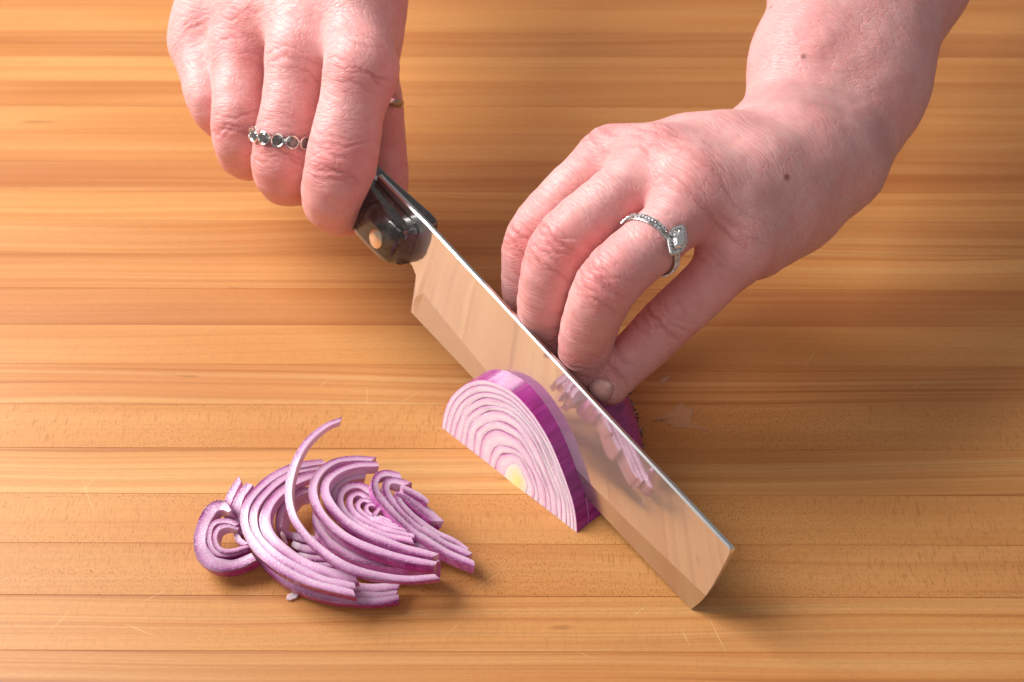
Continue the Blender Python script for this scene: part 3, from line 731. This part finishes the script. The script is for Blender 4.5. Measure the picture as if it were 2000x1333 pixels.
def finish(name, label, F, fld, base, joints, bones, creases=(), spots=(), moles=()):
    V, Q = surface_nets(F, fld.lo, fld.h)
    # a little relaxation removes the grid
    for _ in range(2):
        A = np.zeros_like(V); c = np.zeros(len(V))
        for j in range(4):
            np.add.at(A, Q[:, j], V[Q[:, (j+1) % 4]]+V[Q[:, (j-1) % 4]]); np.add.at(c, Q[:, j], 2)
        V = .45*V+.55*A/np.maximum(c, 1)[:, None]
    N = vnormals(V, Q)
    # distance run along the bones, blended smoothly
    U = np.zeros(len(V)); Wt = np.zeros(len(V))
    for (a, b, u0) in bones:
        ba = b-a; L = np.linalg.norm(ba); t = np.clip((V-a)@ba/L**2, 0, 1); d2 = np.sum((V-a-t[:, None]*ba)**2, 1)
        w = np.exp(-d2/60.0)+1e-12; U += w*(u0+t*L); Wt += w
    U /= Wt
    red = np.zeros(len(V)); cr = np.zeros(len(V)); disp = np.zeros(len(V))
    for (J, ta, dn, r, amp, rd) in joints:              # knuckle folds across the back of a joint
        ta = nrm(ta); dn = nrm(dn - ta*np.dot(dn, ta)); sd = np.cross(ta, dn)
        near = np.where(np.sum((V-J)**2, 1) < (2.6*r)**2)[0]
        p = V[near]-J; x, y, z = p@ta, p@sd, p@dn
        face = np.clip((N[near]@dn-.05)/.5, 0, 1)
        red[near] = np.maximum(red[near], rd*np.exp(-(x/(.85*r))**2-(y/(1.1*r))**2)*face)
        g = np.random.default_rng(int(abs(J[0]*13+J[1]*7)))
        for q in range(9):
            xi = g.normal(0, .48*r); bow = g.uniform(-.035, .035)+.012*np.sign(xi); ph = g.uniform(0, 6.28); wd = g.uniform(.32, .62); yc = g.uniform(-.45, .45)*r; yl = g.uniform(.4, .95)*r
            l = x-xi-bow*y*y*(10/r)-.5*np.sin(y*.55+ph)-.25*np.sin(y*1.5+2*ph)
            win = np.exp(-((y-yc)/yl)**4)*face*np.exp(-(xi/(.9*r))**2)
            gro = np.exp(-(l/wd)**2)*win
            disp[near] -= amp*gro*g.uniform(.5, 1.0); cr[near] = np.maximum(cr[near], gro*.75*g.uniform(.4, 1.0))
            disp[near] += .3*amp*np.exp(-((l-1.3)/.8)**2)*win
    for (pts, wd, amp, dark) in creases:                # single folds given as lines in space
        C = catmull(pts, 40)
        near = np.where(np.min(np.sum((V[:, None, :]-C[None, ::8, :])**2, 2), 1) < 14**2)[0]
        d = np.sqrt(np.min(np.sum((V[near][:, None, :]-C[None])**2, 2), 1))
        gro = np.exp(-(d/wd)**2); disp[near] -= amp*gro; cr[near] = np.maximum(cr[near], dark*gro)
    for (c, r, v) in spots:
        red = np.maximum(red, v*np.exp(-np.sum((V-c)**2, 1)/r**2))
    mole = np.zeros(len(V))
    for (px, py, r) in moles:
        d = nrm(ray(px, py)); w = V-CAM; t = w@d; q = np.linalg.norm(w-t[:, None]*d, axis=1); m = np.where(q < 1.0)[0]
        c = V[m[np.argmin(t[m])]]; e = np.exp(-(np.sum((V-c)**2, 1)/r**2)**2); mole = np.maximum(mole, e); disp += .25*e
    disp += .10*vnoise(V, .55, 3)+.05*vnoise(V, 1.4, 4)
    V = V+N*disp[:, None]
    red = np.clip(red+.16*vnoise(V, .12, 9)+.08*vnoise(V, .4, 11), 0, 1)
    me = bpy.data.meshes.new(name)
    me.vertices.add(len(V)); me.vertices.foreach_set('co', ((V-base)*MM).astype(np.float32).ravel())
    me.loops.add(len(Q)*4); me.loops.foreach_set('vertex_index', Q.astype(np.int32).ravel())
    me.polygons.add(len(Q)); me.polygons.foreach_set('loop_start', np.arange(0, len(Q)*4, 4, dtype=np.int32)); me.polygons.foreach_set('loop_total', np.full(len(Q), 4, np.int32))
    me.polygons.foreach_set('use_smooth', np.ones(len(Q), bool))
    me.update(calc_edges=True); me.validate()
    for nm, a in (('mole', mole), ('red', red), ('crease', np.clip(cr, 0, 1)), ('ualong', U)):
        t = me.attributes.new(nm, 'FLOAT', 'POINT'); t.data.foreach_set('value', a.astype(np.float32))
    me.materials.append(SKIN)
    o = bpy.data.objects.new(name, me); col.objects.link(o); o.location = Vector(np.asarray(base)*MM)
    tag(o, label, 'hand')
    return o, V, N

def grow(fingers, metas, extra, h, k_palm, k_web, web=.9, lo_pad=16, k_meta=9.0):
    allp = np.array([p for c in fingers+metas+[e for e in extra] for (p, r) in c]); rm = max(r for c in fingers+metas+extra for (p, r) in c)
    fld = Field(allp.min(0)-rm-lo_pad*.4, allp.max(0)+rm+lo_pad*.4, h)
    palm = fld.new()
    for c in metas: fld.chain(palm, c, k_meta)
    for c in extra: fld.chain(palm, c, k_palm)
    out = palm.copy()
    for c in fingers:
        f = fld.new(); fld.chain(f, smooth_chain(c), 1.2)
        f = smin(palm, f, k_web); out = smin(out, f, web)
    return fld, out

def smooth_chain(c, n=15):
    A = catmull(np.array([[*p, r] for p, r in c]), n); return [(a[:3], a[3]) for a in A]
def bones_of(chains, start):
    B = []
    for c, u0 in zip(chains, start):
        u = u0
        for (a, ra), (b, rb) in zip(c[:-1], c[1:]): B.append((np.asarray(a), np.asarray(b), u)); u += np.linalg.norm(np.asarray(b)-np.asarray(a))
    return B
HVOX = 0.75

def grip_hand():
    I = [kp(706, 132, 6, 64), kp(684, 225, 12, 64), kp(668, 312, 17, 69), kp(656, 355, 19, 64), kp(648, 392, 17, 57), kp(672, 412, 6, 50), kp(705, 400, -6, 44)]
    M = [kp(588, 105, 8, 60), kp(568, 210, 16, 57), kp(553, 290, 20, 59), kp(551, 325, 20, 57), kp(556, 350, 16, 51), kp(590, 352, 2, 46), kp(615, 330, -8, 42)]
    R = [kp(474, 92, 10, 57), kp(468, 190, 19, 52), kp(466, 255, 22, 52), kp(470, 285, 20, 50), kp(482, 306, 14, 46), kp(515, 300, 2, 42), kp(540, 280, -6, 38)]
    P = [kp(392, 86, 12, 54), kp(400, 150, 18, 46), kp(412, 196, 20, 46), kp(425, 222, 17, 43), kp(445, 236, 10, 40), kp(480, 225, 0, 36)]
    T = [kp(712, 60, -10, 68), kp(722, 150, -16, 56), kp(734, 200, -19, 52), kp(737, 270, -22, 54), kp(742, 330, -22, 54), kp(752, 380, -20, 44)]
    W = zp(590, -280, 116)[0]
    mt = lambda q, r0, r1, wx, wd: [zp(wx, -270, 118+wd, r0), (q[0][0]*.5+zp(wx, -270, 118+wd)[0]*.5+np.array([0, -3, 3]), px_mm(q[0][0], (r0+r1)*.47)), (q[0][0], px_mm(q[0][0], r1))]
    metas = [mt(I, 92, 64, 660, -4), mt(M, 92, 62, 620, 2), mt(R, 92, 59, 575, 2), mt(P, 90, 54, 540, 0)]
    extra = [[zp(680, -170, 100, 90), kp(706, -30, -10, 76), kp(712, 60, -10, 62)], [zp(590, -270, 116, 125), zp(600, -620, 150, 160)],
             [zp(500, -140, 96, 80), kp(410, 40, 6, 62)], [kp(640, 20, -4, 70), kp(540, 20, 0, 70), kp(450, 30, 2, 66)]]
    fingers = [I, M, R, P, T]
    fld, F = grow(fingers, metas, extra, HVOX, 10.0, 7.0)
    dn = nrm(-FW*.75+UPV*.25-RT*.1)
    joints = []
    for q, (r, amp, rd) in ((I, (12, .38, .9)), (M, (10.5, .32, .8)), (R, (9.5, .26, .7))):
        joints.append((q[2][0], q[2][0]-q[1][0], dn, r, amp, rd))
    for q in (I, M, R, P): joints.append((q[0][0]-UPV*2, q[1][0]-q[0][0], nrm(-FW+UPV*.9), 13, .16, .45))
    bones = bones_of(metas+fingers, [0, 0, 0, 0, 70, 70, 70, 70, 60])
    o, V, N = finish('hand', 'hand gripping the knife handle, wearing a band of round stones and a thumb ring', F, fld, W, joints, bones)
    return dict(I=I, M=M, R=R, P=P, T=T, obj=o)
GRIP = grip_hand()

def hold_hand():
    I = [zp(1192, 306, 82, 52), zp(1114, 375, 74, 51), zp(1043, 462, 61, 54), zp(1030, 530, 47, 49), zp(1028, 590, 34, 45), zp(1042, 640, 24, 38)]
    M = [zp(1288, 312, 91, 56), zp(1185, 400, 84, 58), zp(1098, 482, 73, 62), zp(1069, 570, 56, 56), zp(1066, 640, 38, 51), zp(1088, 700, 26, 42)]
    R = [zp(1368, 388, 89, 56), zp(1278, 470, 84, 59), zp(1193, 548, 74, 62), zp(1154, 628, 57, 56), zp(1142, 690, 41, 51), zp(1142, 735, 30, 44)]
    P = [zp(1448, 474, 76, 58), zp(1394, 545, 66, 54), zp(1308, 625, 52, 52), zp(1256, 678, 43, 49), zp(1214, 716, 37, 46), zp(1190, 752, 32, 40)]
    T = [zp(1330, 330, 60, 58), zp(1210, 410, 50, 46), zp(1120, 520, 38, 42), zp(1090, 640, 26, 38)]
    mt = lambda w, q, r0, r1, b=1.0: [w, (w[0]*.5+q[0][0]*.5+np.array([0, 0, b]), (w[1]+q[0][1])*.5), (q[0][0], px_mm(q[0][0], r1))]
    metas = [mt(zp(1510, 288, 81, 60), I, 0, 50), mt(zp(1545, 292, 84, 68), M, 0, 55), mt(zp(1590, 312, 82, 72), R, 0, 56), mt(zp(1618, 332, 76, 66), P, 0, 58)]
    extra = [[zp(1622, 336, 68, 66), zp(1552, 410, 64, 61), zp(1475, 484, 66, 54)],
             [zp(1500, 300, 72, 70), zp(1400, 320, 66, 60), zp(1330, 330, 62, 58)],
             [zp(1540, 266, 80, 84), zp(1592, 130, 88, 110), zp(1654, -60, 102, 132), zp(1735, -330, 125, 158), zp(1815, -600, 150, 172)],
             [zp(1624, 288, 74, 86), zp(1692, 140, 84, 106), zp(1752, -60, 98, 131), zp(1832, -330, 120, 158), zp(1925, -600, 145, 174)],
             [zp(1682, 205, 80, 93), zp(1626, 314, 70, 74)], [zp(1430, 410, 84, 52), zp(1340, 360, 90, 50), zp(1240, 318, 86, 46)]]
    fingers = [I, M, R, P, T]
    fld, F = grow(fingers, metas, extra, HVOX*1.05, 14.0, 7.0)
    joints = []
    up = np.array([-.2, -.55, .85])
    for q, (r, amp, rd) in ((I, (10, .28, .8)), (M, (11.5, .40, .85)), (R, (11.5, .40, .85)), (P, (10.5, .48, .9))):
        joints.append((q[2][0], q[3][0]-q[1][0], up, r, amp, rd))
        joints.append((q[4][0], q[5][0]-q[3][0], up, r*.75, amp*.7, .45))
    for q in (I, M, R, P): joints.append((q[0][0], q[1][0]-q[0][0], np.array([-.1, -.2, 1.]), 12, .10, .5))
    bones = bones_of(metas+fingers+extra[2:4], [0, 0, 0, 0, 65, 65, 65, 65, 30, -200, -200])
    base = zp(1590, 275, 60)[0]
    # mole on the back of the hand
    o, V, N = finish('hand', 'hand and forearm steadying the onion behind the blade, wearing a halo diamond ring', F, fld, base, joints, bones, spots=[(P[2][0], 15, .75), (P[3][0], 13, .6), (P[1][0], 15, .5), (R[2][0], 12, .5), (M[2][0], 12, .5)], moles=((1540, 345, 1.15), (1502, 12, .8), (1566, 106, .9)))
    return dict(I=I, M=M, R=R, P=P, T=T, obj=o, V=V, N=N)
HOLD = hold_hand()
# ---------------------------------------------------------------- rings
SILVER = NT('silver'); SILVER.set(Base_Color=(.82, .80, .78), Metallic=1.0, Roughness=.16); SILVER = SILVER.m
DARKBAND = NT('dark_polished_silver'); DARKBAND.set(Base_Color=(.50, .50, .53), Metallic=1.0, Roughness=.12); DARKBAND = DARKBAND.m
OXID = NT('dark_silver'); OXID.set(Base_Color=(.36, .34, .33), Metallic=1.0, Roughness=.3); OXID = OXID.m
def gem(name, colr, rough=0.0, ior=1.9):
    k = NT(name); k.set(Base_Color=colr, Roughness=rough, IOR=ior, Transmission_Weight=.55, Specular_IOR_Level=.8); return k.m
GEM_G = gem('smoky_stone', (.20, .18, .17)); GEM_W = NT('clear_stone'); GEM_W.set(Base_Color=(.93, .93, .95), Metallic=.75, Roughness=.06); GEM_W = GEM_W.m
def frame_of(axis, toward):
    a = nrm(axis); t = nrm(toward-a*np.dot(toward, a)); return a, t, np.cross(a, t)
def torus(name, c, fr, R, prof, mat, parent, n=72, ang=(0, 2*math.pi)):
    a, t, s = fr; V = []; F = []; m = len(prof); full = abs(ang[1]-ang[0]-2*math.pi) < 1e-6
    th = np.linspace(ang[0], ang[1], n, endpoint=not full)
    for q in th:
        rd = t*math.cos(q)+s*math.sin(q)
        for (dr, da) in prof: V.append(c+rd*(R+dr)+a*da)
    for i in range(n if full else n-1):
        for j in range(m):
            i2 = (i+1) % n; F.append((i*m+j, i*m+(j+1) % m, i2*m+(j+1) % m, i2*m+j))
    return mesh(name, V, F, mat, parent, sharp=45)
def lathe(name, c, nrm_, e1, e2, prof, mat, parent, n=20, sx=1.0, sy=1.0, sharp=30, pt=0.0):
    """solid of revolution about nrm_; pt > 0 draws it out to points along e1"""
    V = []; F = []
    for (r, h) in prof:
        for q in np.linspace(0, 2*math.pi, n, endpoint=False):
            x, y = math.cos(q), math.sin(q)
            if pt: x = math.copysign(abs(x)**(1-pt*.35), x)*(1+pt*.25*abs(x)**6); y = y*(1-pt*.28*abs(x)**2)
            V.append(c+e1*r*sx*x+e2*r*sy*y+nrm_*h)
    for i in range(len(prof)-1):
        for j in range(n): F.append((i*n+j, i*n+(j+1) % n, (i+1)*n+(j+1) % n, (i+1)*n+j))
    F += [tuple(range(n-1, -1, -1)), tuple(range((len(prof)-1)*n, len(prof)*n))]
    return mesh(name, V, F, mat, parent, sharp=sharp)

def stone_band():
    (a, ra), (b, rb) = GRIP['M'][1], GRIP['M'][2]
    t = .74; c = a+(b-a)*t; ax = nrm(b-a); ax = nrm(ax + .12*FW + .06*RT)
    R = ra+(rb-ra)*t+.55
    root = empty('ring', c, 'silver ring of round bezel-set grey stones on the gripping hand', 'ring')
    fr = frame_of(ax, -FW-.25*RT)
    torus('band', c, fr, R, [(.0, -1.0), (.55, -.9), (.7, 0), (.55, .9), (.0, 1.0), (-.5, 0)], SILVER, root)
    n = 15
    for i in range(n):
        q = 2*math.pi*(i+.5)/n; rd = fr[1]*math.cos(q)+fr[2]*math.sin(q); tg = -fr[1]*math.sin(q)+fr[2]*math.cos(q)
        p = c+rd*(R+.25); r = math.pi*(R+.6)/n
        bz = lathe('bezel', p, rd, tg, fr[0], [(r*.96, 0), (r*1.0, .7), (r*.98, 1.15), (r*.86, 1.25), (r*.76, 1.05), (r*.74, .7)], SILVER, root, 22)
        lathe('stone', p, rd, tg, fr[0], [(r*.74, .72), (r*.74, .9), (r*.5, 1.12), (r*.48, 1.13)], GEM_G, bz, 10, sharp=5)
stone_band()
def thumb_band():
    (a, ra), (b, rb) = GRIP['T'][1], GRIP['T'][2]
    t = .72; c = a+(b-a)*t; ax = nrm(nrm(b-a) - .45*RT + .35*(-FW))
    root = empty('ring', c, 'plain polished silver band on the thumb behind the knife handle', 'ring')
    fr = frame_of(ax, -FW)
    torus('band', c, fr, ra+(rb-ra)*t+1.0, [(-.8, -1.4), (.0, -1.4), (.35, -.8), (.45, 0), (.35, .8), (.0, 1.4), (-.8, 1.4)], DARKBAND, root)
thumb_band()
def halo_ring():
    (a, ra), (b, rb) = HOLD['R'][1], HOLD['R'][2]
    (z, rz) = HOLD['R'][0]
    c = a + (a-z)*-.02 + nrm(b-a)*2.6; ax = nrm(b-z); ax = nrm(ax + .42*(-FW))
    R = ra+.95
    root = empty('ring', c, 'silver halo ring with pointed oval diamond on the steadying hand', 'ring')
    fr = frame_of(ax, -FW+.21*RT-.22*UPV); head = fr[1]
    torus('band', c, fr, R, [(-.5, -1.35), (.25, -1.35), (.55, -.9), (.55, .9), (.25, 1.35), (-.5, 1.35)], OXID, root)
    # two rows of small stones along the band
    for row in (-.68, .68):
        n = 54
        for i in range(n):
            q = 2*math.pi*(i+(.5 if row > 0 else 0))/n
            if math.cos(q) > .955 or math.cos(q) < -.45: continue
            rd = fr[1]*math.cos(q)+fr[2]*math.sin(q); tg = -fr[1]*math.sin(q)+fr[2]*math.cos(q)
            lathe('small_stone', c+rd*(R+.40)+fr[0]*row, rd, tg, fr[0], [(.60, 0), (.60, .25), (.40, .52), (.12, .56)], GEM_W if (i % 3) else SILVER, root, 7, sharp=5)
    # head: gallery, marquise halo, stone, prongs
    e1 = nrm(fr[0]*.92-fr[2]*.38); e1 = nrm(e1-head*np.dot(e1, head)); e2 = np.cross(head, e1); p = c+head*(R+.3)
    gal = lathe('setting', p, head, e1, e2, [(2.2, 0), (3.0, 1.2), (4.0, 2.2), (4.25, 2.7), (4.0, 2.9), (3.0, 2.6)], SILVER, root, 28, 1.06, .88, pt=1.0)
    for i in range(24):
        q = 2*math.pi*i/24; x, y = math.cos(q), math.sin(q)
        x = math.copysign(abs(x)**.65, x)*(1+.25*abs(x)**6); y = y*(1-.28*x*x)
        lathe('halo_stone', p+e1*3.55*1.06*x+e2*3.55*.88*y+head*2.55, head, e1, e2, [(.50, 0), (.50, .3), (.34, .52), (.1, .56)], GEM_W if i % 4 else SILVER, gal, 7, sharp=5)
    lathe('diamond', p+head*2.5, head, e1, e2, [(.4, -1.2), (2.6, .9), (2.6, 1.15), (1.75, 1.75), (1.6, 1.78)], GEM_W, root, 14, 1.04, .88, sharp=5, pt=.9)
    for (x, y) in ((.72, .62), (.72, -.62), (-.72, .62), (-.72, -.62), (0, 1.0), (0, -1.0)):
        q = p+e1*2.75*1.0*x+e2*2.75*.88*y
        lathe('prong', q+head*2.4, head, e1, e2, [(.32, 0), (.36, 1.2), (.40, 1.5), (.28, 1.85), (.1, 1.95)], SILVER, root, 8)
halo_ring()

# ---------------------------------------------------------------- fingernail of the little finger
def surface_at(px, py, V, N, rad=.9):
    d = nrm(ray(px, py)); w = V-CAM; t = w@d; q = np.linalg.norm(w-t[:, None]*d, axis=1)
    m = np.where(q < rad)[0]
    if len(m) == 0: return None
    f = t[m].min(); m = m[t[m] < f+1.2]; wt = 1/(q[m]+.05)
    return (V[m]*wt[:, None]).sum(0)/wt.sum(), nrm(N[m].mean(0))
def nail():
    k = NT('fingernail'); n = k.noise(k.coord('Object'), 900, 2)
    k.set(Base_Color=k.mix(n, srgb(196, 136, 132), srgb(216, 160, 154)), Roughness=.28, Coat_Weight=.3, Subsurface_Weight=.3, Subsurface_Scale=.002, Normal=k.bump(n, .2, .0003))
    c = np.array([1172, 764]); u = nrm([-.45, .89]); v = nrm([.89, .45]); G = 11
    pts = []
    for i in range(G):
        for j in range(G):
            x, y = 2*i/(G-1)-1, 2*j/(G-1)-1
            # square to rounded nail
            X = x*math.sqrt(1-y*y/2.4); Y = y*math.sqrt(1-x*x/2.4)
            s = surface_at(*(c+u*X*26+v*Y*24), HOLD['V'], HOLD['N'])
            pts.append(None if s is None else s[0]+s[1]*(.42-.5*max(abs(x), abs(y))**6))
    ok = [q for q in pts if q is not None]
    ids = {}; V = []
    for i, q in enumerate(pts):
        if q is not None: ids[i] = len(V); V.append(q)
    F = []
    for i in range(G-1):
        for j in range(G-1):
            f = (i*G+j, i*G+j+1, (i+1)*G+j+1, (i+1)*G+j)
            if all(t in ids for t in f): F.append(tuple(ids[t] for t in f))
    if F:
        o = mesh('fingernail', V, F, k.m, HOLD['obj'])
        sd = o.modifiers.new('thick', 'SOLIDIFY'); sd.thickness = .0005; sd.offset = 0
nail()

# ---------------------------------------------------------------- scraps on the board
def film(name, label, pxs, z, colr, alpha):
    k = NT(name+'_film'); n = k.noise(k.coord('Object'), 220, 3)
    k.set(Base_Color=colr, Roughness=.25, Alpha=k.math('MULTIPLY', k.ramp(n, [(.25, .35), (.7, 1.0)]), alpha))
    P = np.array([at(x, y, z) for x, y in pxs]); c = P.mean(0)
    V = [c+np.array([0, 0, .25])]; F = []; m = len(P)
    for f in (.55, 1.0):
        for i, p in enumerate(P): q = c+(p-c)*f; V.append(q+np.array([0, 0, .3*(1-f)+.12*math.sin(i*2.1)*f]))
    for i in range(m):
        F += [(0, 1+i, 1+(i+1) % m), (1+i, 1+m+i, 1+m+(i+1) % m, 1+(i+1) % m)]
    o = mesh(name, V, F, k.m); tag(o, label, 'onion scrap')
    sd = o.modifiers.new('thick', 'SOLIDIFY'); sd.thickness = .00012; sd.offset = 1
film('onion_skin', 'thin translucent onion membrane stuck to the board past the root end',
     [(1268, 826), (1288, 814), (1308, 803), (1322, 791), (1333, 787), (1343, 797), (1352, 793), (1358, 800), (1350, 812), (1352, 822), (1386, 843), (1352, 836), (1336, 834), (1318, 836), (1300, 826), (1284, 822)], .35, srgb(240, 190, 150), .30)
film('onion_skin', 'faint wet onion fleck on the board between fingertips and membrane',
     [(1288, 746), (1296, 738), (1306, 735), (1310, 738), (1302, 744), (1294, 750)], .3, srgb(246, 214, 196), .35)
